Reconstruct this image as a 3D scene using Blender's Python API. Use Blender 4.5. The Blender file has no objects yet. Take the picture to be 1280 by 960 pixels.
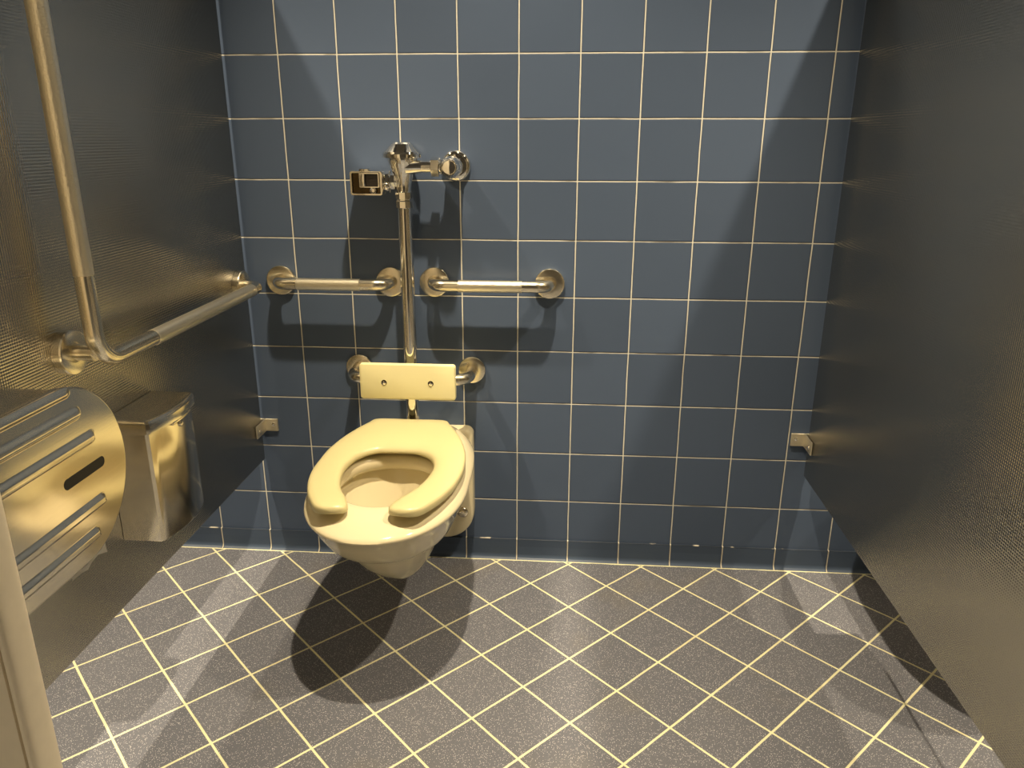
import bpy, bmesh, math, random
from mathutils import Vector, Matrix, Euler
from math import pi, sin, cos, sqrt

random.seed(7)
scene = bpy.context.scene
COL = scene.collection

# ------------------------------------------------------------------ camera
cam_data = bpy.data.cameras.new("camera")
cam_data.sensor_width = 36.0
cam_data.lens = 949.18 * 36.0 / 1280.0
cam_data.clip_start = 0.02
cam_obj = bpy.data.objects.new("camera", cam_data)
COL.objects.link(cam_obj)
cam_obj.matrix_world = (Matrix.Translation((0.75537, -2.07031, 1.24056))
                        @ Matrix.Rotation(0.0719976, 4, 'Z')
                        @ Matrix.Rotation(pi / 2 - 0.3149715, 4, 'X')
                        @ Matrix.Rotation(0.00178689, 4, 'Z'))
scene.camera = cam_obj

# ------------------------------------------------------------------ light and exposure
scene.view_settings.view_transform = 'Standard'
scene.view_settings.look = 'None'
scene.view_settings.gamma = 1.0
scene.view_settings.use_curve_mapping = False
scene.view_settings.exposure = 0.0
try:
    scene.cycles.use_denoising = True
    scene.cycles.max_bounces = 10
    scene.cycles.glossy_bounces = 6
    scene.cycles.sample_clamp_indirect = 6.0
except Exception:
    pass
LAMP_COLOR = (1.0, 0.82, 0.54)
LAMP_POWER = 305.0
ADDED_LAMP_POWER = 230.0
CEIL_Z = 2.84
world = bpy.data.worlds.new("world")
world.use_nodes = True
world.node_tree.nodes["Background"].inputs[0].default_value = (0.9, 0.95, 1.0, 1)
world.node_tree.nodes["Background"].inputs[1].default_value = 0.004
scene.world = world


# ------------------------------------------------------------------ materials
def new_mat(name):
    m = bpy.data.materials.new(name)
    m.use_nodes = True
    nt = m.node_tree
    return m, nt, nt.nodes["Principled BSDF"]


class NG:
    """small helper for wiring node graphs"""
    def __init__(self, nt):
        self.nt = nt

    def node(self, t, **kw):
        n = self.nt.nodes.new(t)
        for k, v in kw.items():
            setattr(n, k, v)
        return n

    def link(self, a, b):
        self.nt.links.new(a, b)

    def put(self, sock, v):
        if hasattr(v, "is_output"):
            self.link(v, sock)
        else:
            sock.default_value = v

    def m(self, op, a, b=0.0, c=None):
        n = self.node("ShaderNodeMath", operation=op)
        self.put(n.inputs[0], a)
        self.put(n.inputs[1], b)
        if c is not None:
            self.put(n.inputs[2], c)
        return n.outputs[0]

    def step(self, v, lo, hi, a=0.0, b=1.0):
        n = self.node("ShaderNodeMapRange", interpolation_type='SMOOTHSTEP')
        self.put(n.inputs[0], v)
        n.inputs[1].default_value = lo
        n.inputs[2].default_value = hi
        n.inputs[3].default_value = a
        n.inputs[4].default_value = b
        return n.outputs[0]

    def mix(self, f, a, b):
        n = self.node("ShaderNodeMix", data_type='RGBA')
        self.put(n.inputs[0], f)
        self.put(n.inputs[6], a)
        self.put(n.inputs[7], b)
        return n.outputs[2]

    def noise(self, vec, scale, detail=2.0, rough=0.5):
        n = self.node("ShaderNodeTexNoise")
        self.put(n.inputs["Vector"], vec)
        n.inputs["Scale"].default_value = scale
        n.inputs["Detail"].default_value = detail
        n.inputs["Roughness"].default_value = rough
        return n.outputs[0]

    def bump(self, height, dist, strength=1.0, normal=None):
        n = self.node("ShaderNodeBump")
        n.inputs["Strength"].default_value = strength
        n.inputs["Distance"].default_value = dist
        self.put(n.inputs["Height"], height)
        if normal is not None:
            self.link(normal, n.inputs["Normal"])
        return n.outputs[0]

    def obj_xyz(self):
        tc = self.node("ShaderNodeTexCoord")
        s = self.node("ShaderNodeSeparateXYZ")
        self.link(tc.outputs["Object"], s.inputs[0])
        return tc.outputs["Object"], s.outputs[0], s.outputs[1], s.outputs[2]

    def line_dist(self, v, pitch):
        """distance to the nearest multiple of pitch"""
        u = self.m('DIVIDE', v, pitch)
        f = self.m('FRACT', self.m('ADD', u, 0.5))
        return self.m('MULTIPLY', self.m('ABSOLUTE', self.m('SUBTRACT', f, 0.5)), pitch)


def rgba(c):
    return (c[0], c[1], c[2], 1.0)


TILE = 0.1555
Z_TOP_LINE = 1.43985


def wall_tile_mat(name, base, grout, cove=False):
    m, nt, b = new_mat(name)
    g = NG(nt)
    vec, x, y, z = g.obj_xyz()
    wob = g.m('MULTIPLY', g.m('SUBTRACT', g.noise(vec, 9.0, 1.0), 0.5), 0.0022)
    xx = g.m('ADD', x, wob)
    zz = g.m('ADD', g.m('SUBTRACT', z, Z_TOP_LINE), wob)
    dx = g.line_dist(xx, TILE)
    if cove:
        d = dx
        dz = g.m('ABSOLUTE', g.m('SUBTRACT', z, 0.066))
    else:
        dz = g.line_dist(zz, TILE)
        d = g.m('MINIMUM', dx, dz)
    gx = g.step(dx, 0.0012, 0.0021, 1.0, 0.0)
    gz = g.step(dz, 0.0010, 0.0018, 1.0, 0.0)
    if cove:
        gz = g.m('MULTIPLY', gz, g.step(g.noise(vec, 16.0, 2.0), 0.60, 0.66, 0.0, 0.9))
    gm = g.m('MAXIMUM', gx, gz)
    # per-tile tint
    comb = g.node("ShaderNodeCombineXYZ")
    g.put(comb.inputs[0], g.m('FLOOR', g.m('DIVIDE', x, TILE)))
    g.put(comb.inputs[1], g.m('FLOOR', g.m('DIVIDE', g.m('SUBTRACT', z, Z_TOP_LINE), TILE)))
    wn = g.node("ShaderNodeTexWhiteNoise", noise_dimensions='2D')
    g.link(comb.outputs[0], wn.inputs[0])
    lo = tuple(c * 0.92 for c in base)
    hi = tuple(c * 1.08 for c in base)
    tile = g.mix(wn.outputs[0], rgba(lo), rgba(hi))
    # dirty grout in places
    dirt = g.step(g.noise(vec, 5.5, 3.0, 0.6), 0.50, 0.68, 0.0, 0.75)
    dirt2 = g.m('MULTIPLY', dirt, g.step(dx, 0.002, 0.004, 0.15, 1.0))
    gc = g.mix(dirt2, rgba(grout), rgba((0.13, 0.115, 0.10)))
    rim = g.m('MAXIMUM', g.step(dx, 0.0022, 0.0034, 1.0, 0.0), g.step(dz, 0.0020, 0.0032, 1.0, 0.0))  # shadow lines beside the grout, painted into the tile edges
    tile = g.mix(g.m('MULTIPLY', rim, 0.7), tile, rgba(tuple(c * 0.25 for c in base)))
    colr = g.mix(gm, tile, gc)
    g.link(colr, b.inputs["Base Color"])
    smudge = g.noise(vec, 6.0, 3.0, 0.6)
    rough = g.m('ADD', g.m('MULTIPLY', smudge, 0.16), 0.24)
    g.link(g.m('ADD', rough, g.m('MULTIPLY', gm, 0.4)), b.inputs["Roughness"])
    h = g.step(d, 0.0008, 0.0040, 0.0, 1.0)
    n1 = g.bump(h, 0.0010, 0.8)
    n2 = g.bump(g.noise(vec, 14.0, 2.0), 0.0012, 0.35, n1)
    g.link(n2, b.inputs["Normal"])
    b.inputs["Specular IOR Level"].default_value = 0.22
    return m


FT, FTH = 0.15561, 0.794558
FOX, FOY = -0.537595, -0.263265


def floor_mat():
    m, nt, b = new_mat("speckled_floor_tile")
    g = NG(nt)
    vec, x, y, z = g.obj_xyz()
    wob = g.m('MULTIPLY', g.m('SUBTRACT', g.noise(vec, 10.0, 2.0), 0.5), 0.0022)
    px = g.m('SUBTRACT', x, FOX)
    py = g.m('SUBTRACT', y, FOY)
    a = g.m('ADD', g.m('ADD', g.m('MULTIPLY', px, cos(FTH)), g.m('MULTIPLY', py, sin(FTH))), wob)
    c = g.m('ADD', g.m('SUBTRACT', g.m('MULTIPLY', px, sin(FTH)), g.m('MULTIPLY', py, cos(FTH))), wob)
    d = g.m('MINIMUM', g.line_dist(a, FT), g.line_dist(c, FT))
    edge = g.m('ABSOLUTE', g.m('ADD', y, 0.016))
    ew = g.m('ADD', 0.002, g.m('MULTIPLY', g.noise(vec, 22.0, 2.0), 0.006))
    gm0 = g.step(d, 0.0020, 0.0032, 1.0, 0.0)
    gm1 = g.m('LESS_THAN', edge, ew)
    gm = g.m('MAXIMUM', gm0, gm1)
    comb = g.node("ShaderNodeCombineXYZ")
    g.put(comb.inputs[0], g.m('FLOOR', g.m('DIVIDE', a, FT)))
    g.put(comb.inputs[1], g.m('FLOOR', g.m('DIVIDE', c, FT)))
    wn = g.node("ShaderNodeTexWhiteNoise", noise_dimensions='2D')
    g.link(comb.outputs[0], wn.inputs[0])
    tone = g.mix(wn.outputs[0], rgba((0.135, 0.141, 0.176)), rgba((0.160, 0.166, 0.204)))
    mott = g.noise(vec, 420.0, 1.0)
    tone = g.mix(g.step(mott, 0.35, 0.65, 0.0, 0.55), tone, rgba((0.098, 0.102, 0.126)))
    vo = g.node("ShaderNodeTexVoronoi")
    g.link(vec, vo.inputs["Vector"])
    vo.inputs["Scale"].default_value = 380.0
    spots = g.step(vo.outputs["Distance"], 0.20, 0.34, 1.0, 0.0)
    sep = g.node("ShaderNodeSeparateColor")
    g.link(vo.outputs["Color"], sep.inputs[0])
    pick = g.m('GREATER_THAN', sep.outputs[0], 0.50)
    sp = g.m('MULTIPLY', spots, pick)
    tone = g.mix(g.m('MULTIPLY', sp, 0.9), tone, rgba((0.74, 0.73, 0.76)))
    stain = g.step(g.noise(vec, 3.0, 3.0, 0.6), 0.55, 0.75, 0.0, 0.25)
    tone = g.mix(stain, tone, rgba((0.21, 0.185, 0.14)))
    gr = g.mix(g.step(g.noise(vec, 7.0, 3.0), 0.4, 0.7, 0.0, 0.5), rgba((0.78, 0.76, 0.50)), rgba((0.62, 0.55, 0.34)))
    g.link(g.mix(gm, tone, gr), b.inputs["Base Color"])
    g.link(g.m('ADD', 0.42, g.m('MULTIPLY', gm, 0.3)), b.inputs["Roughness"])
    h = g.step(d, 0.001, 0.005, 0.0, 1.0)
    n1 = g.bump(h, 0.0012, 0.7)
    n2 = g.bump(mott, 0.0004, 0.4, n1)
    g.link(n2, b.inputs["Normal"])
    b.inputs["Specular IOR Level"].default_value = 0.4
    return m


def plain(name, col, rough=0.5, metal=0.0, spec=0.5, noise_scale=None, noise_amt=0.0, coat=0.0):
    m, nt, b = new_mat(name)
    g = NG(nt)
    vec, x, y, z = g.obj_xyz()
    n = g.noise(vec, noise_scale or 12.0, 2.0)
    lo = tuple(c * (1 - max(noise_amt, 0.02)) for c in col)
    g.link(g.mix(n, rgba(lo), rgba(col)), b.inputs["Base Color"])
    b.inputs["Roughness"].default_value = rough
    b.inputs["Metallic"].default_value = metal
    b.inputs["Specular IOR Level"].default_value = spec
    if coat:
        b.inputs["Coat Weight"].default_value = coat
        b.inputs["Coat Roughness"].default_value = 0.06
    return m


def embossed_mat():
    m, nt, b = new_mat("embossed_stainless")
    g = NG(nt)
    vec, x, y, z = g.obj_xyz()
    p = 0.0105
    k = 2 * pi / p
    a = g.m('SINE', g.m('MULTIPLY', g.m('ADD', g.m('ADD', x, y), z), k))
    c = g.m('SINE', g.m('MULTIPLY', g.m('SUBTRACT', g.m('ADD', x, y), z), k))
    h = g.m('MULTIPLY', a, c)
    blot = g.noise(vec, 1.6, 2.0)
    g.link(g.mix(blot, rgba((0.52, 0.49, 0.425)), rgba((0.60, 0.565, 0.49))), b.inputs["Base Color"])
    b.inputs["Metallic"].default_value = 1.0
    b.inputs["Roughness"].default_value = 0.19
    g.link(g.bump(h, 0.0009, 0.34), b.inputs["Normal"])
    return m


def brushed_mat(name, col, rough, axis='z', amt=0.25, scale=260.0):
    m, nt, b = new_mat(name)
    g = NG(nt)
    tc = g.node("ShaderNodeTexCoord")
    mp = g.node("ShaderNodeMapping")
    g.link(tc.outputs["Object"], mp.inputs[0])
    s = {'x': (0.02, 1, 1), 'y': (1, 0.02, 1), 'z': (1, 1, 0.02)}[axis]
    mp.inputs["Scale"].default_value = s
    n = g.noise(mp.outputs[0], scale, 2.0)
    g.link(g.mix(n, rgba(tuple(c * 0.88 for c in col)), rgba(col)), b.inputs["Base Color"])
    sm = g.noise(tc.outputs["Object"], 9.0, 3.0, 0.6)
    g.link(g.m('ADD', rough - 0.06, g.m('MULTIPLY', sm, 0.12)), b.inputs["Roughness"])
    b.inputs["Metallic"].default_value = 1.0
    g.link(g.bump(n, 0.0002, amt), b.inputs["Normal"])
    return m


def knurl_mat():
    m, nt, b = new_mat("peened_steel")
    g = NG(nt)
    vec, x, y, z = g.obj_xyz()
    vo = g.node("ShaderNodeTexVoronoi")
    g.link(vec, vo.inputs["Vector"])
    vo.inputs["Scale"].default_value = 330.0
    b.inputs["Base Color"].default_value = (0.88, 0.82, 0.68, 1)
    b.inputs["Metallic"].default_value = 1.0
    b.inputs["Roughness"].default_value = 0.36
    g.link(g.bump(vo.outputs["Distance"], 0.0009, 0.40), b.inputs["Normal"])
    return m


def emit_mat(name, col, strength):
    m, nt, b = new_mat(name)
    b.inputs["Base Color"].default_value = (0.8, 0.8, 0.8, 1)
    b.inputs["Emission Color"].default_value = rgba(col)
    b.inputs["Emission Strength"].default_value = strength
    return m


M_WALL = wall_tile_mat("blue_wall_tile", (0.084, 0.117, 0.196), (0.72, 0.71, 0.66))
M_COVE = wall_tile_mat("blue_cove_tile", (0.066, 0.092, 0.150), (0.60, 0.56, 0.48), cove=True)
M_FLOOR = floor_mat()
M_CEIL = plain("ceiling_paint", (0.28, 0.27, 0.26), 0.8)
M_PAINT = plain("room_paint", (0.40, 0.37, 0.33), 0.7)
M_PANEL = embossed_mat()
M_STEEL = brushed_mat("brushed_steel", (0.88, 0.81, 0.67), 0.17, 'y', 0.10)
M_STEELV = brushed_mat("brushed_steel_upright", (0.88, 0.81, 0.67), 0.17, 'z', 0.10)
M_POST = plain("satin_post_steel", (0.86, 0.77, 0.62), 0.42, 0.1, noise_scale=60.0, noise_amt=0.12)
M_SATIN = plain("satin_bar_steel", (0.86, 0.80, 0.66), 0.22, 1.0)
M_CLIP = plain("zinc_clip", (0.80, 0.74, 0.60), 0.42, 0.9)
M_GRIP = knurl_mat()
M_CHROME = plain("chrome", (0.95, 0.93, 0.88), 0.045, 1.0)
M_PORC = plain("porcelain", (0.76, 0.68, 0.48), 0.10, 0.0, 0.5, coat=0.3)
M_SEAT = plain("seat_plastic", (0.66, 0.59, 0.33), 0.28, 0.0, 0.45)
M_PAD = plain("backrest_plastic", (0.92, 0.85, 0.50), 0.40, 0.0, 0.4)
M_BLACK = plain("dark_void", (0.006, 0.006, 0.006), 0.5)
M_BLACKSTEEL = plain("channel_steel", (0.20, 0.18, 0.15), 0.5, 0.8)
M_SENSOR = plain("sensor_glass", (0.012, 0.009, 0.008), 0.08, 0.0, 0.5)
M_AMBER = plain("bezel_recess", (0.09, 0.065, 0.035), 0.15, 1.0)
M_PAPER = plain("tissue_paper", (0.82, 0.81, 0.78), 0.9)
M_WATER = None
M_LENS = emit_mat("lamp_lens", LAMP_COLOR, 12.0)
M_TRIM = plain("white_trim", (0.8, 0.8, 0.78), 0.4)


def water_mat():
    m, nt, b = new_mat("bowl_water")
    b.inputs["Base Color"].default_value = (0.9, 0.95, 0.95, 1)
    b.inputs["Roughness"].default_value = 0.02
    b.inputs["IOR"].default_value = 1.33
    b.inputs["Transmission Weight"].default_value = 1.0
    return m


M_WATER = water_mat()


# ------------------------------------------------------------------ mesh helpers
def obj(name, bm, mat, parent=None, smooth=True, sharp=40.0):
    me = bpy.data.meshes.new(name)
    bmesh.ops.recalc_face_normals(bm, faces=bm.faces[:])
    bm.to_mesh(me)
    bm.free()
    if smooth:
        for p in me.polygons:
            p.use_smooth = True
        me.set_sharp_from_angle(angle=math.radians(sharp))
    me.materials.append(mat)
    o = bpy.data.objects.new(name, me)
    COL.objects.link(o)
    if parent is not None:
        o.parent = parent
        # geometry is given in world coordinates; parents are unrotated
        w = Vector((0, 0, 0))
        q = parent
        while q is not None:
            w += q.location
            q = q.parent
        o.location = -w
    return o


def thing(name, label, cat, loc=(0, 0, 0), group=None):
    o = bpy.data.objects.new(name, None)
    o.empty_display_size = 0.05
    COL.objects.link(o)
    o.location = loc
    o["label"] = label
    o["category"] = cat
    if group:
        o["group"] = group
    return o


def structure(o):
    o["kind"] = "structure"
    return o


def add_box(bm, lo, hi, bevel=0.0, seg=2):
    vs = []
    for z in (lo[2], hi[2]):
        for x, y in ((lo[0], lo[1]), (hi[0], lo[1]), (hi[0], hi[1]), (lo[0], hi[1])):
            vs.append(bm.verts.new((x, y, z)))
    fs = [bm.faces.new(vs[0:4][::-1]), bm.faces.new(vs[4:8])]
    for i in range(4):
        j = (i + 1) % 4
        fs.append(bm.faces.new((vs[i], vs[j], vs[4 + j], vs[4 + i])))
    if bevel > 0:
        es = set()
        for f in fs:
            es.update(f.edges)
        bmesh.ops.bevel(bm, geom=list(es), offset=bevel, segments=seg, affect='EDGES', profile=0.5)
    return bm


def box(lo, hi, bevel=0.0, seg=2):
    return add_box(bmesh.new(), lo, hi, bevel, seg)


def frame(d):
    d = d.normalized()
    up = Vector((0, 0, 1)) if abs(d.z) < 0.9 else Vector((0, 1, 0))
    u = d.cross(up).normalized()
    return u, d.cross(u).normalized()


def fillet(pts, radii, n=8):
    """polyline with rounded corners"""
    P = [Vector(p) for p in pts]
    out = [P[0]]
    for i in range(1, len(P) - 1):
        r = radii if not isinstance(radii, (list, tuple)) else radii[i - 1]
        a = (P[i - 1] - P[i]).normalized()
        b = (P[i + 1] - P[i]).normalized()
        ang = a.angle(b)
        t = r / math.tan(ang / 2)
        c = P[i] + (a + b).normalized() * (r / sin(ang / 2))
        s = P[i] + a * t
        e = P[i] + b * t
        v0 = s - c
        v1 = e - c
        tot = v0.angle(v1)
        for k in range(n + 1):
            f = k / n
            v = (v0 * sin((1 - f) * tot) + v1 * sin(f * tot)) / sin(tot)
            out.append(c + v)
    out.append(P[-1])
    return out


def add_tube(bm, pts, r, seg=20, cap=True):
    P = [Vector(p) for p in pts]
    n = len(P)
    tang = []
    for i in range(n):
        if i == 0:
            t = P[1] - P[0]
        elif i == n - 1:
            t = P[-1] - P[-2]
        else:
            t = (P[i + 1] - P[i]).normalized() + (P[i] - P[i - 1]).normalized()
        tang.append(t.normalized())
    u, v = frame(tang[0])
    rings = []
    for i in range(n):
        if i > 0:
            ax = tang[i - 1].cross(tang[i])
            if ax.length > 1e-7:
                R = Matrix.Rotation(tang[i - 1].angle(tang[i]), 3, ax.normalized())
                u = R @ u
                v = R @ v
        rr = r[i] if isinstance(r, (list, tuple)) else r
        rings.append([bm.verts.new(P[i] + (u * cos(2 * pi * k / seg) + v * sin(2 * pi * k / seg)) * rr) for k in range(seg)])
    for i in range(n - 1):
        for k in range(seg):
            j = (k + 1) % seg
            bm.faces.new((rings[i][k], rings[i][j], rings[i + 1][j], rings[i + 1][k]))
    if cap:
        bm.faces.new(rings[0][::-1])
        bm.faces.new(rings[-1])
    return bm


def tube(pts, r, seg=20, cap=True):
    return add_tube(bmesh.new(), pts, r, seg, cap)


def add_lathe(bm, prof, origin, axis, seg=32, twist=0.0):
    """prof: (distance along axis, radius)"""
    o = Vector(origin)
    d = Vector(axis).normalized()
    u, v = frame(d)
    rings = []
    for a, r in prof:
        rings.append([bm.verts.new(o + d * a + (u * cos(2 * pi * k / seg + twist) + v * sin(2 * pi * k / seg + twist)) * max(r, 1e-5)) for k in range(seg)])
    for i in range(len(rings) - 1):
        for k in range(seg):
            j = (k + 1) % seg
            bm.faces.new((rings[i][k], rings[i][j], rings[i + 1][j], rings[i + 1][k]))
    bm.faces.new(rings[0][::-1])
    bm.faces.new(rings[-1])
    return bm


def lathe(prof, origin, axis, seg=32, twist=0.0):
    return add_lathe(bmesh.new(), prof, origin, axis, seg, twist)


def loft(rings, cap0=True, cap1=True):
    bm = bmesh.new()
    R = [[bm.verts.new(p) for p in r] for r in rings]
    n = len(R[0])
    for i in range(len(R) - 1):
        for k in range(n):
            j = (k + 1) % n
            bm.faces.new((R[i][k], R[i][j], R[i + 1][j], R[i + 1][k]))
    if cap0:
        bm.faces.new(R[0][::-1])
    if cap1:
        bm.faces.new(R[-1])
    return bm


def catmull(ctrl, per=6):
    out = []
    n = len(ctrl)
    for i in range(n - 1):
        p0 = ctrl[max(i - 1, 0)]
        p1, p2 = ctrl[i], ctrl[i + 1]
        p3 = ctrl[min(i + 2, n - 1)]
        for k in range(per):
            t = k / per
            out.append(tuple(0.5 * (2 * b + (c - a) * t + (2 * a - 5 * b + 4 * c - d) * t * t + (3 * b - a - 3 * c + d) * t ** 3)
                             for a, b, c, d in zip(p0, p1, p2, p3)))
    out.append(tuple(ctrl[-1]))
    return out


# ------------------------------------------------------------------ room shell
X0, X1, YF = -2.6, 4.4, -4.3
structure(obj("wall_back", box((X0, 0.0, 0.0), (X1, 0.1, CEIL_Z)), M_WALL, smooth=False))
structure(obj("floor", box((X0 - 0.1, YF - 0.1, -0.1), (X1 + 0.1, 0.1, 0.0)), M_FLOOR, smooth=False))
structure(obj("ceiling", box((X0 - 0.1, YF - 0.1, CEIL_Z), (X1 + 0.1, 0.1, CEIL_Z + 0.1)), M_CEIL, smooth=False))
structure(obj("wall_left", box((X0 - 0.1, YF, 0.0), (X0, 0.0, CEIL_Z)), M_PAINT, smooth=False))
structure(obj("wall_right", box((X1, YF, 0.0), (X1 + 0.1, 0.0, CEIL_Z)), M_PAINT, smooth=False))
structure(obj("wall_front", box((X0, YF - 0.1, 0.0), (X1, YF, CEIL_Z)), M_PAINT, smooth=False))

# cove base tile: flat face with a rounded foot that sweeps out to the floor
prof = [(0.002, 0.066), (-0.0045, 0.066), (-0.006, 0.0645), (-0.006, 0.016)]
for k in range(1, 8):
    a = k / 8 * pi / 2
    prof.append((-0.006 - 0.010 * (1 - cos(a)), 0.016 - 0.0145 * sin(a)))
prof += [(-0.0165, 0.0), (0.002, 0.0)]
bm = loft([[(X0, y, z) for y, z in prof], [(X1, y, z) for y, z in prof]])
structure(obj("baseboard_back", bm, M_COVE, sharp=30))


# ------------------------------------------------------------------ ceiling downlights
def downlight(x, y, power, label, cone=92):
    t = thing("recessed_downlight", label, "ceiling light", (x, y, CEIL_Z), "recessed downlights over the stalls")
    ring = lathe([(0.0, 0.050), (0.0, 0.085), (0.004, 0.085), (0.007, 0.080), (0.007, 0.056), (0.001, 0.051)],
                 (x, y, CEIL_Z - 0.0005), (0, 0, -1), 40)
    obj("trim_ring", ring, M_TRIM, t)
    obj("lamp_lens", lathe([(0.0, 0.045), (0.003, 0.043), (0.004, 0.030), (0.0045, 0.002)], (x, y, CEIL_Z - 0.0005), (0, 0, -1), 32), M_LENS, t)
    ld = bpy.data.lights.new("downlight_lamp", 'SPOT')
    ld.energy = power
    ld.color = LAMP_COLOR
    ld.spot_size = math.radians(cone)
    ld.spot_blend = 1.0
    ld.shadow_soft_size = 0.028
    lo = bpy.data.objects.new("downlight_lamp", ld)
    COL.objects.link(lo)
    lo.parent = t
    lo.location = (0, 0, -0.045)


LAMPS = [(-1.75, "recessed round ceiling light over the second stall to the left"),
         (-0.57, "recessed round ceiling light over the stall behind the left partition"),
         (0.61, "recessed round ceiling light right above the wall-hung toilet's stall"),
         (1.79, "recessed round ceiling light over the stall behind the right partition"),
         (2.97, "recessed round ceiling light over the second stall to the right")]
for lx, lab in LAMPS:
    downlight(lx, -0.70, LAMP_POWER, lab)
for lx, lab in [(-0.15, "added recessed round ceiling light in the unseen aisle, left one"), (1.5, "added recessed round ceiling light in the unseen aisle, right one")]:
    downlight(lx, -2.55, ADDED_LAMP_POWER, lab, 76)  # added out of view to brighten the front of the stall post


# ------------------------------------------------------------------ stall partitions
PL, PR = -0.135, 1.445          # inner faces
PT = 0.025
PB, PTOP = 0.318, 1.79
PGAP, PFRONT = 0.028, -1.49


def partition(name, label, inner, side, top):
    """side = +1: panel lies to +x of its inner face"""
    lo, hi = (inner, inner + PT) if side > 0 else (inner - PT, inner)
    t = thing(name, label, "partition", ((lo + hi) / 2, PFRONT / 2, PB))
    obj("panel", box((lo, PFRONT, PB), (hi, -PGAP, top), 0.003, 2), M_PANEL, t, sharp=30)
    return t


def bracket(label, inner, side):
    """stirrup bracket that ties the panel's back edge to the wall"""
    s = -side
    f = inner
    g = inner + side * PT
    z0, y1 = 0.400, -0.075
    t = thing("wall_bracket", label, "bracket", (inner, 0.0, z0))
    bm = bmesh.new()
    add_box(bm, (min(f + s * 0.001, f + s * 0.040), -0.0065, z0), (max(f + s * 0.001, f + s * 0.040), -0.0005, z0 + 0.038), 0.0008, 1)
    add_box(bm, (min(f + s * 0.0005, f + s * 0.0045), y1, z0), (max(f + s * 0.0005, f + s * 0.0045), -0.0010, z0 + 0.038), 0.0008, 1)
    add_box(bm, (min(g + side * 0.0005, g + side * 0.0045), y1, z0), (max(g + side * 0.0005, g + side * 0.0045), -0.0010, z0 + 0.038), 0.0008, 1)
    add_box(bm, (min(f, g), -0.0055, z0), (max(f, g), -0.0008, z0 + 0.038), 0.0006, 1)
    obj("clip", bm, M_CLIP, t, sharp=30)
    sp = [(0, 0.0055), (0.002, 0.0055), (0.0042, 0.0035), (0.0048, 0.001)]
    obj("screw", lathe(sp, (f + s * 0.026, -0.0064, z0 + 0.022), (0, -1, 0), 16), M_CHROME, t)
    obj("screw", lathe(sp, (f + s * 0.0044, -0.055, z0 + 0.016), (s, 0, 0), 16), M_CHROME, t)


bracket("small steel bracket fixing the left partition to the tiled wall", PL, -1)
bracket("small steel bracket fixing the right partition to the tiled wall", PR, +1)
partition("toilet_partition", "embossed steel partition on the left holding the grab bar and dispensers", PL, -1, PTOP + 0.075)
partition("toilet_partition", "bare dark embossed steel partition filling the right side", PR, +1, PTOP)


def pilaster(label, xa, xb, edge_right):
    t = thing("stall_pilaster", label, "partition post", ((xa + xb) / 2, -1.505, 0.0))
    obj("panel", box((xa, -1.520, 0.0), (xb - 0.0125 if edge_right else xb, -1.490, 1.95), 0.002, 2), M_POST, t, sharp=30)
    x = xb if edge_right else xa
    s = 1 if edge_right else -1
    # rolled edge moulding with a groove against the face
    pr = []
    for k in range(28):
        a = 2 * pi * k / 28
        pr.append((-0.0047 + 0.0050 * math.copysign(abs(cos(a)) ** 0.7, cos(a)), -1.5055 + 0.0180 * math.copysign(abs(sin(a)) ** 0.7, sin(a))))
    core = box((min(x - s * 0.0127, x - s * 0.004), -1.514, 0.0), (max(x - s * 0.0127, x - s * 0.004), -1.492, 1.95))
    obj("edge_channel", core, M_BLACKSTEEL, t, smooth=False)
    rg = [[(x + s * a, y, z) for a, y in pr] for z in (0.0, 1.95)]
    obj("edge_moulding", loft(rg), M_POST, t, sharp=25)
    return t


pilaster("narrow steel stall post at the lower left edge, nearest the camera", PL - PT, 0.256, True)
pilaster("steel stall post at the front end of the right partition", 1.31, PR + PT, False)


# ------------------------------------------------------------------ toilet
CX = 0.334


def egg(z, yc, a, bf, bb, nf=2.0, nb=2.0, cx=CX, N=72):
    pts = []
    for k in range(N):
        th = 2 * pi * k / N
        c, s = cos(th), sin(th)
        n = nf if s < 0 else nb
        b = bf if s < 0 else bb
        x = a * math.copysign(abs(c) ** (2 / n), c)
        y = b * math.copysign(abs(s) ** (2 / n), s)
        pts.append((cx + x, yc + y, z))
    return pts


VX, VY = 0.328, -0.066


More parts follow.
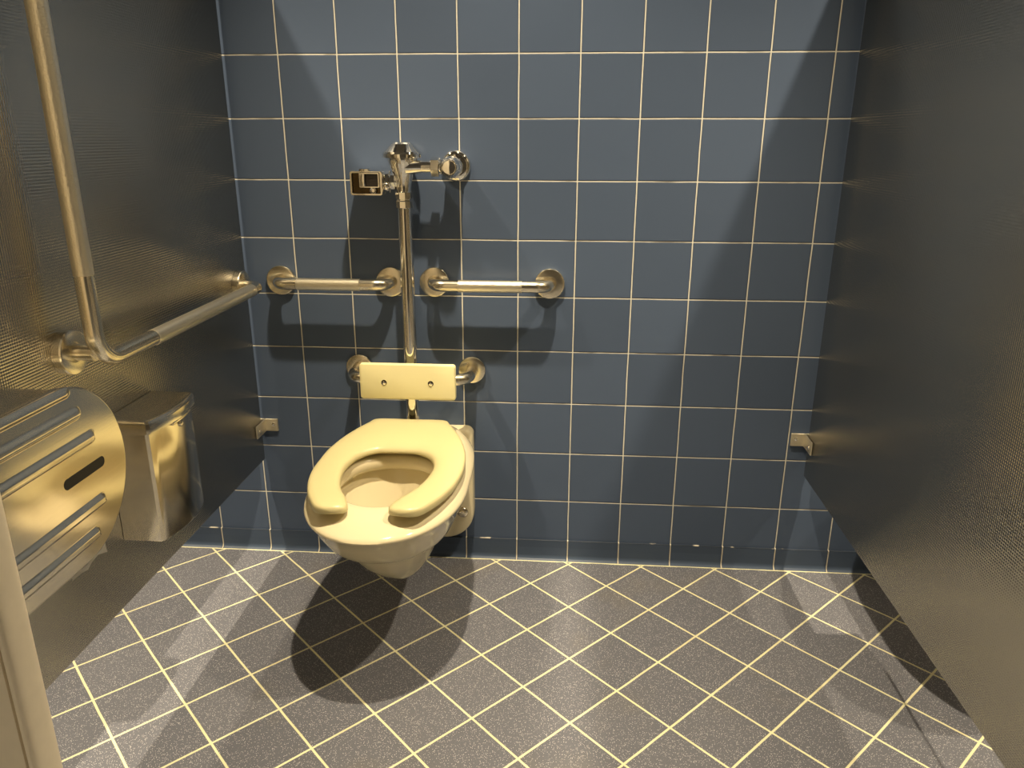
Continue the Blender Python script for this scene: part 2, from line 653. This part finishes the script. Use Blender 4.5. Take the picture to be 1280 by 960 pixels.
def build_toilet(label):
    t = thing("wall_hung_toilet", label, "toilet", (CX, 0.0, 0.12))
    sec = [
        # inside of the bowl, bottom to rim
        (0.262, -0.40, 0.006, 0.006, 0.006, 2, 2),
        (0.262, -0.40, 0.040, 0.050, 0.050, 2, 2),
        (0.270, -0.40, 0.062, 0.075, 0.075, 2, 2),
        (0.300, -0.41, 0.085, 0.100, 0.100, 2, 2),
        (0.350, -0.42, 0.112, 0.128, 0.125, 2, 2.1),
        (0.395, -0.42, 0.134, 0.150, 0.150, 2, 2.2),
        (0.408, -0.42, 0.138, 0.154, 0.156, 2, 2.2),
        (0.414, -0.42, 0.134, 0.150, 0.152, 2, 2.2),
        (0.417, -0.42, 0.122, 0.138, 0.138, 2, 2.2),
        (0.424, -0.42, 0.1185, 0.135, 0.134, 2, 2.2),
        (0.440, -0.42, 0.1185, 0.137, 0.134, 2, 2.2),
        (0.449, -0.42, 0.123, 0.142, 0.139, 2, 2.2),
        (0.452, -0.42, 0.129, 0.149, 0.146, 2, 2.3),
        # rim top and outside
        (0.4520, -0.40, 0.150, 0.182, 0.372, 2.1, 3.2),
        (0.4500, -0.40, 0.160, 0.196, 0.378, 2.1, 3.2),
        (0.4465, -0.40, 0.169, 0.212, 0.382, 2.1, 3.2),
        (0.4380, -0.40, 0.1795, 0.236, 0.386, 2.1, 3.2),
        (0.4270, -0.40, 0.1895, 0.264, 0.389, 2.1, 3.2),
        (0.4225, -0.40, 0.1920, 0.271, 0.390, 2.1, 3.2),
        (0.4185, -0.40, 0.1928, 0.2735, 0.390, 2.1, 3.2),
        (0.4145, -0.40, 0.1918, 0.2720, 0.390, 2.1, 3.2),
        (0.4100, -0.40, 0.1885, 0.2660, 0.390, 2.1, 3.2),
        (0.3800, -0.40, 0.176, 0.245, 0.390, 2.1, 4),
        (0.3500, -0.40, 0.163, 0.221, 0.388, 2.1, 3.6),
        (0.3340, -0.40, 0.155, 0.208, 0.386, 2.1, 3.4),
        (0.3280, -0.40, 0.150, 0.200, 0.385, 2.1, 3.4),
        (0.3220, -0.40, 0.141, 0.184, 0.385, 2.1, 3.4),
        (0.3160, -0.40, 0.131, 0.166, 0.385, 2.1, 3.4),
        (0.3040, -0.40, 0.125, 0.152, 0.385, 2.1, 3.4),
        (0.2800, -0.39, 0.114, 0.142, 0.375, 2.1, 3.4),
        (0.2450, -0.38, 0.100, 0.122, 0.365, 2.0, 3.4),
        (0.2150, -0.37, 0.086, 0.100, 0.355, 2.0, 3.4),
        (0.1900, -0.36, 0.072, 0.078, 0.345, 2.0, 3.4),
        (0.1680, -0.36, 0.056, 0.050, 0.345, 2.0, 3.2),
        (0.1530, -0.36, 0.039, 0.028, 0.335, 2.0, 3.2),
        (0.1450, -0.36, 0.022, 0.012, 0.320, 2.0, 3.0),
        (0.1425, -0.36, 0.006, 0.004, 0.300, 2.0, 3.0),
    ]
    body = loft([egg(z, yc, a, bf, bb, nf, nb) for z, yc, a, bf, bb, nf, nb in sec])
    obj("bowl", body, M_PORC, t, sharp=50)
    # back plate that bolts to the wall: rounded bottom corners, raised shelf
    pts = []
    W, zt, zb, rt, rb = 0.160, 0.434, 0.082, 0.022, 0.085
    for cxx, czz, r, a0 in ((W - rt, zt - rt, rt, 0), (-(W - rt), zt - rt, rt, pi / 2), (-(W - rb), zb + rb, rb, pi), (W - rb, zb + rb, rb, 1.5 * pi)):
        for k in range(9):
            a = a0 + k / 8 * pi / 2
            pts.append((cxx + r * cos(a), czz + r * sin(a)))
    rings = []
    for y, sc in ((-0.0005, 1.0), (-0.034, 1.0), (-0.041, 0.985), (-0.045, 0.955)):
        rings.append([(CX + x * sc, y, 0.265 + (z - 0.265) * sc) for x, z in pts])
    obj("mounting_plate", loft(rings), M_PORC, t, sharp=50)
    # deck behind the seat
    obj("spud", lathe([(0, 0.027), (0.010, 0.027), (0.012, 0.024), (0.030, 0.0235), (0.033, 0.020)], (VX, VY, 0.4245), (0, 0, 1), 12), M_CHROME, t)
    for s in (-1, 1):
        obj("bolt_cap", lathe([(0, 0.0175), (0.006, 0.0175), (0.010, 0.0145), (0.012, 0.010), (0.020, 0.0095), (0.021, 0.004)], (CX + s * 0.128, -0.040, 0.172), (0, -1, 0), 20), M_STEEL, t)
    # water
    obj("water", lathe([(0, 0.0745), (0.002, 0.0745)], (CX, -0.405, 0.279), (0, 0, 1), 40), M_WATER, t)
    # open-front seat
    O = [(0.0, -0.118), (0.090, -0.118), (0.114, -0.146), (0.146, -0.208), (0.167, -0.268), (0.1800, -0.33), (0.1825, -0.41), (0.174, -0.48), (0.158, -0.535), (0.143, -0.570), (0.133, -0.588)]
    I = [(0.0, -0.298), (0.038, -0.299), (0.058, -0.304), (0.082, -0.321), (0.100, -0.35), (0.1080, -0.395), (0.104, -0.445), (0.093, -0.492), (0.076, -0.534), (0.060, -0.562), (0.0535, -0.578)]
    Oh, Ih = catmull(O, 6), catmull(I, 6)
    Of = [(-x, y) for x, y in Oh[::-1]][:-1] + Oh
    If = [(-x, y) for x, y in Ih[::-1]][:-1] + Ih
    prof = [(0.004, 0.4585), (0.0, 0.4625), (0.0, 0.4700), (0.02, 0.4745), (0.07, 0.4775), (0.20, 0.4800), (0.50, 0.4812), (0.80, 0.4800), (0.93, 0.4765), (0.98, 0.4725), (1.0, 0.4660), (1.0, 0.4610), (0.98, 0.4585), (0.90, 0.4580), (0.10, 0.4580)]
    rings = []
    n = len(Of)
    zc = 0.466
    for i in range(n):
        (ox, oy), (ix, iy) = Of[i], If[i]
        rings.append([(CX + ox + (ix - ox) * a, oy + (iy - oy) * a, z) for a, z in prof])
    # the rear of the seat sits a little higher on its hinges
    rings = [[(x, y, z + 0.0195 * min(max((y + 0.37) / 0.25, 0.0), 1.0)) for x, y, z in r] for r in rings]
    # rounded prong tips

    def tip(ring, prev, steps=7, push=0.047):
        c = Vector((sum(p[0] for p in ring) / len(ring), sum(p[1] for p in ring) / len(ring), zc))
        cp = Vector((sum(p[0] for p in prev) / len(prev), sum(p[1] for p in prev) / len(prev), zc))
        d = (c - cp).normalized()
        out = []
        for k in range(1, steps + 1):
            u = 1 - (1 - k / steps) ** 1.6
            wd = max(1 - u ** 2.6, 0.0) ** (1 / 2.6)
            ht = max(1 - u ** 5, 0.0) ** (1 / 3.0)
            wd, ht = max(wd, 0.06), max(ht, 0.15)
            out.append([tuple(Vector((c.x + (p[0] - c.x) * wd, c.y + (p[1] - c.y) * wd, zc + (p[2] - zc) * ht)) + d * push * u) for p in ring])
        return out
    r0 = tip(rings[0], rings[1])
    r1 = tip(rings[-1], rings[-2])
    rings = r0[::-1] + rings + r1
    seat = obj("seat", loft(rings), M_SEAT, t, sharp=60)
    for sx, sy in ((-0.135, -0.40), (0.135, -0.40), (-0.118, -0.545), (0.118, -0.545)):
        yb = 0.4495
        obj("bumper", box((CX + sx - 0.012, sy - 0.008, 0.436), (CX + sx + 0.012, sy + 0.008, 0.4592), 0.002, 2), M_SEAT, seat)
    for s in (-1, 1):
        obj("hinge_post", lathe([(0, 0.012), (0.028, 0.012), (0.030, 0.009)], (CX + s * 0.07, -0.150, 0.4490), (0, 0, 1), 20), M_SEAT, seat)
    return t


toilet = build_toilet("cream wall-hung toilet with open-front seat, mounted low on the blue tile wall")


# ------------------------------------------------------------------ flush valve
VX, VY = 0.328, -0.066
fv = thing("flush_valve", "polished chrome flush valve with tall pipe rising behind the toilet", "flush valve", (VX, VY, 0.47))
obj("flush_tube", tube([(VX, VY, 0.452), (VX, VY, 1.075)], 0.0185, 28), M_CHROME, fv)
obj("valve_body", lathe([(1.066, 0.0150), (1.072, 0.0195), (1.098, 0.0195), (1.104, 0.0180), (1.125, 0.0205), (1.150, 0.0265), (1.172, 0.0355), (1.184, 0.0400), (1.188, 0.0400)], (VX, VY, 0), (0, 0, 1), 40), M_CHROME, fv)
# faceted cap
obj("cap", lathe([(1.1875, 0.0405), (1.189, 0.0505), (1.198, 0.0505), (1.203, 0.0480), (1.219, 0.0310), (1.222, 0.0285), (1.224, 0.0250), (1.2262, 0.0225), (1.2275, 0.004)], (VX, VY, 0), (0, 0, 1), 48), M_CHROME, fv, sharp=20)
obj("coupling_nut", lathe([(1.062, 0.0185), (1.064, 0.0225), (1.080, 0.0225), (1.083, 0.0205), (1.085, 0.0205), (1.087, 0.0235), (1.103, 0.0235), (1.105, 0.020)], (VX, VY, 0), (0, 0, 1), 10), M_CHROME, fv, sharp=20)
# supply tailpiece to the stop
obj("supply_pipe", lathe([(0.0, 0.0215), (0.030, 0.0165), (0.040, 0.0155), (0.132, 0.0155)], (VX + 0.012, VY - 0.009, 1.167), (1, 0, 0), 28), M_CHROME, fv)
obj("hex_nut", lathe([(0.0, 0.0190), (0.002, 0.0245), (0.021, 0.0245), (0.023, 0.0200)], (VX + 0.075, VY - 0.009, 1.167), (1, 0, 0), 6, 0.3), M_CHROME, fv, sharp=20)
obj("collar", lathe([(0.0, 0.0180), (0.002, 0.0215), (0.026, 0.0215), (0.028, 0.0185)], (VX + 0.101, VY - 0.009, 1.167), (1, 0, 0), 24), M_CHROME, fv, sharp=20)
obj("escutcheon", lathe([(0.0, 0.0400), (0.003, 0.0400), (0.008, 0.0385), (0.0125, 0.033), (0.014, 0.026)], (0.457, -0.0005, 1.167), (0, -1, 0), 40), M_CHROME, fv)
st = obj("stop_valve", lathe([(0.0, 0.0240), (0.050, 0.0240), (0.052, 0.0270), (0.082, 0.0270), (0.086, 0.0245), (0.092, 0.0240), (0.096, 0.0225), (0.108, 0.0222)], (0.457, -0.012, 1.167), (0, -1, 0), 40), M_CHROME, fv, sharp=25)
obj("stop_cap", lathe([(0.0, 0.0225), (0.010, 0.0225), (0.0135, 0.0205), (0.012, 0.0175), (0.006, 0.016), (0.0065, 0.002)], (0.457, -0.1195, 1.167), (0, -1, 0), 32), M_CHROME, st, sharp=25)
# sensor box at the left, on a short handle boss
hb = obj("handle_boss", lathe([(0.0, 0.0160), (0.010, 0.0160), (0.011, 0.0245), (0.022, 0.0245), (0.023, 0.0170), (0.025, 0.0170), (0.026, 0.0290), (0.034, 0.0290), (0.036, 0.0200), (0.038, 0.0260), (0.0395, 0.0260)], (VX - 0.009, -0.064, 1.1285), (-1, 0, 0), 8), M_CHROME, fv, sharp=20)
BX0, BX1, BZ0, BZ1 = 0.1935, 0.2790, 1.0945, 1.1570
obj("knob", lathe([(0.0, 0.010), (0.012, 0.010), (0.015, 0.008), (0.017, 0.003)], (VX - 0.039, -0.088, 1.120), (0, -1, 0), 16), M_CHROME, hb)
# open bezel: rounded rectangular frame


def rrect(x0, x1, z0, z1, r, n=5):
    pts = []
    for cx, cz, a0 in ((x1 - r, z1 - r, 0), (x0 + r, z1 - r, pi / 2), (x0 + r, z0 + r, pi), (x1 - r, z0 + r, 1.5 * pi)):
        for k in range(n + 1):
            a = a0 + k / n * pi / 2
            pts.append((cx + r * cos(a), cz + r * sin(a)))
    return pts


def bezel(x0, x1, z0, z1, r, yb, yf, wall, depth):
    rg = []
    for y, off in ((yb, 0.0015), (yb - 0.002, 0.0), (yf + 0.003, 0.0), (yf, 0.0015), (yf, wall - 0.001), (yf + 0.0015, wall), (yf + depth, wall)):
        rg.append([(x, y, z) for x, z in rrect(x0 + off, x1 - off, z0 + off, z1 - off, max(r - off, 0.0015))])
    return loft(rg)


sb = obj("sensor_box", bezel(BX0, BX1, BZ0, BZ1, 0.007, -0.014, -0.092, 0.0065, 0.012), M_CHROME, fv, sharp=35)
obj("recess", box((BX0 + 0.005, -0.0812, BZ0 + 0.005), (BX1 - 0.005, -0.0795, BZ1 - 0.005)), M_AMBER, sb, smooth=False)
obj("window_hood", bezel(0.2185, 0.2725, 1.1140, 1.1535, 0.004, -0.080, -0.0955, 0.005, 0.010), M_CHROME, sb, sharp=35)
obj("hood_cheek", box((0.2225, -0.0935, 1.1180), (0.2345, -0.0830, 1.1500), 0.002, 2), M_CHROME, sb, sharp=35)
obj("sensor_window", box((0.2350, -0.0905, 1.1190), (0.2685, -0.0850, 1.1490), 0.001, 1), M_SENSOR, sb)
obj("button", lathe([(0.0, 0.0090), (0.008, 0.0090), (0.0105, 0.0075), (0.0095, 0.005), (0.006, 0.004), (0.006, 0.001)], (0.2525, -0.081, 1.1075), (0, -1, 0), 20), M_CHROME, sb, sharp=30)
obj("latch", box((0.2190, -0.090, BZ1 - 0.0005), (0.2470, -0.070, BZ1 + 0.0045), 0.0015, 2), M_CHROME, sb)


# ------------------------------------------------------------------ grab bars
BR = 0.0160


def flange(parent, c, axis, r=0.0415, t=0.0):
    obj("flange", lathe([(0.0, r), (0.0085 + t, r), (0.0110 + t, r - 0.0015), (0.0120 + t, r - 0.0045), (0.0120 + t, 0.0185), (0.0095 + t, 0.0170)], c, axis, 44), M_SATIN, parent, sharp=30)


def wall_bar(label, xa, xb, z, ga, gb):
    t = thing("grab_bar", label, "grab bar", ((xa + xb) / 2, 0, z), "short grab bars on the tiled wall")
    pts = fillet([(xa, -0.001, z), (xa, -0.060, z), (xb, -0.060, z), (xb, -0.001, z)], 0.040, 10)
    obj("bar", tube(pts, BR, 24), M_SATIN, t)
    obj("grip", lathe([(0.0, BR), (0.0005, BR + 0.0005), (gb - ga - 0.0005, BR + 0.0005), (gb - ga, BR)], (ga, -0.060, z), (1, 0, 0), 28), M_GRIP, t)
    flange(t, (xa, -0.0003, z), (0, -1, 0))
    flange(t, (xb, -0.0003, z), (0, -1, 0))


wall_bar("short steel grab bar on the tiled wall, left of the flush pipe", -0.0433, 0.2690, 0.8565, 0.0210, 0.1960)
wall_bar("short steel grab bar on the tiled wall, right of the flush pipe", 0.3910, 0.7095, 0.8575, 0.4650, 0.6370)

# large L-shaped bar on the left partition
LZ = 0.853
lb = thing("angled_grab_bar", "long L-shaped steel grab bar on the left partition", "grab bar", (PL, -0.82, 0.867))
LX = PL + 0.060
pts = fillet([(PL + 0.001, -0.082, LZ), (LX, -0.082, LZ), (LX, -0.825, LZ), (LX, -0.825, 1.640), (PL + 0.001, -0.825, 1.640)], [0.036, 0.058, 0.036], 12)
obj("bar", tube(pts, BR, 28), M_SATIN, lb)
obj("stub", tube([(PL + 0.001, -0.822, 0.873), (LX - 0.004, -0.822, 0.873)], BR - 0.0008, 24), M_SATIN, lb)
obj("grip", lathe([(0.0, BR), (0.0005, BR + 0.0006), (0.4995, BR + 0.0006), (0.50, BR)], (LX, -0.640, LZ), (0, 1, 0), 28), M_GRIP, lb)
obj("grip", lathe([(0.0, BR), (0.0005, BR + 0.0006), (0.5195, BR + 0.0006), (0.52, BR)], (LX, -0.825, 1.012), (0, 0, 1), 28), M_GRIP, lb)
flange(lb, (PL + 0.0003, -0.082, LZ), (1, 0, 0), 0.0415, 0.006)
flange(lb, (PL + 0.0003, -0.822, 0.873), (1, 0, 0), 0.0415, 0.006)
flange(lb, (PL + 0.0003, -0.825, 1.640), (1, 0, 0), 0.0415, 0.006)

# ------------------------------------------------------------------ toilet backrest
bt = thing("back_support", "cream rectangular backrest pad on a steel bar above the toilet seat", "backrest", (0.33, 0, 0.607))
pts = fillet([(0.165, -0.001, 0.6060), (0.165, -0.106, 0.6060), (0.492, -0.106, 0.6060), (0.492, -0.001, 0.6060)], 0.045, 12)
obj("bar", tube(pts, BR, 24), M_SATIN, bt)
flange(bt, (0.165, -0.0003, 0.6060), (0, -1, 0), 0.039)
flange(bt, (0.492, -0.0003, 0.6060), (0, -1, 0), 0.039)
rg = []
for y, off in ((-0.1200, 0.002), (-0.1220, 0.0), (-0.1350, 0.0), (-0.1375, 0.001), (-0.1385, 0.003)):
    rg.append([(x, y, z) for x, z in rrect(0.2005 + off, 0.4625 - off, 0.5570 + off, 0.6560 - off, 0.0075 - off * 0.5)])
pad = obj("pad", loft(rg), M_PAD, bt, sharp=35)
for sx in (0.2675, 0.3955):
    obj("screw_hole", lathe([(0.0, 0.0075), (0.0008, 0.0078), (0.0010, 0.0070), (0.0006, 0.0065)], (sx, -0.1380, 0.6045), (0, -1, 0), 20), M_AMBER, pad, sharp=30)
    obj("screw", lathe([(0.0, 0.0058), (0.0016, 0.0056), (0.0026, 0.0040), (0.0028, 0.001)], (sx, -0.1380, 0.6040), (0, -1, 0), 18), M_CHROME, pad, sharp=30)

# ------------------------------------------------------------------ sanitary disposal box
sd = thing("sanitary_disposal", "small steel disposal box with hinged lid on the left partition", "waste bin", (PL, -0.66, 0.452))


def bowed(ya, yb, xf, bow, xw, z, n=12, rc=0.006, off=0.0):
    """plan outline: flat at the partition, gently bowed front"""
    pts = [(xw, ya + off), (xf - rc - off, ya + off)]
    for k in range(n + 1):
        f = k / n
        y = ya + rc * 0.6 + off + (yb - ya - 1.2 * rc - 2 * off) * f
        pts.append((xf - off + bow * (1 - (2 * f - 1) ** 2), y))
    pts += [(xf - rc - off, yb - off), (xw, yb - off)]
    return [(x, y, z) for x, y in pts]


W0 = PL + 0.0005
YA, YB, XF = -0.757, -0.567, -0.043
obj("body", loft([bowed(YA + 0.006, YB - 0.006, XF - 0.008, 0.013, W0, 0.4535), bowed(YA + 0.005, YB - 0.005, XF - 0.007, 0.013, W0, 0.4555),
                  bowed(YA + 0.005, YB - 0.005, XF - 0.007, 0.013, W0, 0.692)]), M_STEELV, sd, sharp=30)
lid = obj("lid", loft([bowed(YA, YB, XF, 0.014, W0, 0.6890, off=0.0015), bowed(YA, YB, XF, 0.014, W0, 0.6905), bowed(YA, YB, XF, 0.014, W0, 0.7070), bowed(YA, YB, XF, 0.014, W0, 0.7110, off=0.0010), bowed(YA, YB, XF, 0.014, W0, 0.7145, off=0.0032), bowed(YA, YB, XF, 0.014, W0, 0.7160, off=0.0060), bowed(YA, YB, XF, 0.014, W0, 0.7164, off=0.010)]), M_STEEL, sd, sharp=25)
obj("lid_lip", box((XF + 0.004, -0.690, 0.6830), (XF + 0.0128, -0.612, 0.6912), 0.0025, 3), M_STEEL, lid)
obj("latch_stud", lathe([(0.0, 0.0075), (0.004, 0.0075), (0.006, 0.0055), (0.0065, 0.002)], (XF + 0.0045, -0.650, 0.6745), (1, 0, 0), 20), M_STEEL, sd)

# ------------------------------------------------------------------ twin toilet roll dispenser
DX = -0.020          # front face
DYC, DZC, DR = -1.025, 0.7185, 0.1510
DYL = -1.365


def stadium(x, r, n=40):
    pts = []
    for k in range(n + 1):
        a = -pi / 2 + pi * k / n
        pts.append((x, DYC + r * cos(a), DZC + r * sin(a)))
    R2 = DR
    for k in range(n + 1):
        a = pi / 2 + pi * k / n
        rr = r
        pts.append((x, DYL + (rr * 0.35) * cos(a), DZC + r * sin(a)))
    return pts


def roll_dispenser(label):
    t = thing("toilet_roll_dispenser", label, "toilet paper dispenser", (PL, -1.2, DZC - DR))
    obj("housing", loft([stadium(PL + 0.0005, DR - 0.006), stadium(DX - 0.014, DR - 0.006)]), M_STEEL, t, sharp=30)
    # cover: a dense front face with pressed grooves, and a rim that wraps back
    grooves = [(0.8205, -0.988), (0.7700, -0.963), (0.6570, -0.963), (0.6085, -0.992)]
    gw, gd = 0.0110, 0.0060

    def depth(y, z):
        d = 0.0
        for gz, ye in grooves:
            dy = max(y - ye, 0.0)
            q = sqrt(dy * dy + (z - gz) ** 2)
            if q < gw:
                w = (z - gz) / gw
                v = (1 - q / gw) / 0.75 if w > -0.35 else (1 - q / gw) / 0.45
                v = min(max(v, 0.0), 1.0)
                d = min(d, -gd * v * v * (3 - 2 * v))
        # shoulder step along the top
        for gz, ye in ((0.8585, -1.005),):
            dy = max(y - ye, 0.0)
            q = sqrt((dy * 0.7) ** 2 + (z - gz) ** 2)
            if q < 0.0075:
                d = min(d, -0.004 * (1 - (q / 0.0075) ** 2))
        return d
    bm = bmesh.new()
    N = 220                      # rows in z
    rows = []
    cols = 150
    for i in range(N + 1):
        z = DZC - DR + 0.001 + (2 * DR - 0.002) * i / N
        hz = sqrt(max((DR - 0.0005) ** 2 - (z - DZC) ** 2, 1e-8))
        y1 = DYC + hz
        y0 = DYL - hz * 0.35
        row = []
        for j in range(cols + 1):
            f = j / cols
            f = 1 - (1 - f) ** 1.6          # denser near the rounded end
            y = y0 + (y1 - y0) * f
            # soft roll-off at the perimeter
            if y > DYC:
                e = DR - sqrt((y - DYC) ** 2 + (z - DZC) ** 2)
            else:
                e = min(DR - abs(z - DZC), 1)
            ro = 0.003 * max(0, 1 - e / 0.004) ** 2
            row.append(bm.verts.new((DX - depth(y, z) - ro, y, z)))
        rows.append(row)
    for i in range(N):
        for j in range(cols):
            bm.faces.new((rows[i][j], rows[i][j + 1], rows[i + 1][j + 1], rows[i + 1][j]))
    # wrap the border back
    border = [rows[0][j] for j in range(cols + 1)] + [rows[i][cols] for i in range(1, N + 1)] + [rows[N][j] for j in range(cols - 1, -1, -1)] + [rows[i][0] for i in range(N - 1, 0, -1)]
    back = [bm.verts.new((DX - 0.016, v.co.y, v.co.z)) for v in border]
    for k in range(len(border)):
        j = (k + 1) % len(border)
        bm.faces.new((border[k], border[j], back[j], back[k]))
    cover = obj("cover", bm, M_STEEL, t, sharp=55)
    # sight slot
    pts = []
    for cy, a0 in ((-0.9465, -pi / 2), (-1.0365, pi / 2)):
        for k in range(13):
            a = a0 + pi * k / 12
            pts.append((cy + 0.0090 * cos(a), 0.7185 + 0.0090 * sin(a)))
    obj("sight_slot", loft([[(DX - 0.0030, y, z) for y, z in pts], [(DX + 0.0003, y, z) for y, z in pts]]), M_BLACK, cover, smooth=False)
    # loose end of paper below the housing
    bm = bmesh.new()
    vs = [[bm.verts.new((-0.072 + 0.004 * sin(j * 1.3) + dx, -1.005 + 0.020 * j, z + 0.003 * sin(j * 2.1))) for j in range(6)] for dx, z in ((0, 0.600), (0.001, 0.560), (0.003, 0.522))]
    for i in range(2):
        for j in range(5):
            bm.faces.new((vs[i][j], vs[i][j + 1], vs[i + 1][j + 1], vs[i + 1][j]))
    bmesh.ops.solidify(bm, geom=bm.faces[:], thickness=0.0006)
    obj("paper_tail", bm, M_PAPER, t)
    return t


disp = roll_dispenser("big round-ended steel toilet paper dispenser with slotted ribbed cover at the left")


# ------------------------------------------------------------------ next stall, beyond the right partition
def copy_tree(o, parent=None):
    c = o.copy()
    COL.objects.link(c)
    if parent is not None:
        c.parent = parent
    for ch in list(o.children):
        copy_tree(ch, c)
    return c


t2 = copy_tree(toilet)
t2.location.x += 1.485
t2["label"] = "cream wall-hung toilet of the next stall, behind the right partition"
d2 = copy_tree(disp)
d2.location.x += PR + PT - PL
d2.location.y += 0.49
d2.location.z -= 0.22
d2["label"] = "steel toilet paper dispenser on the far side of the right partition"
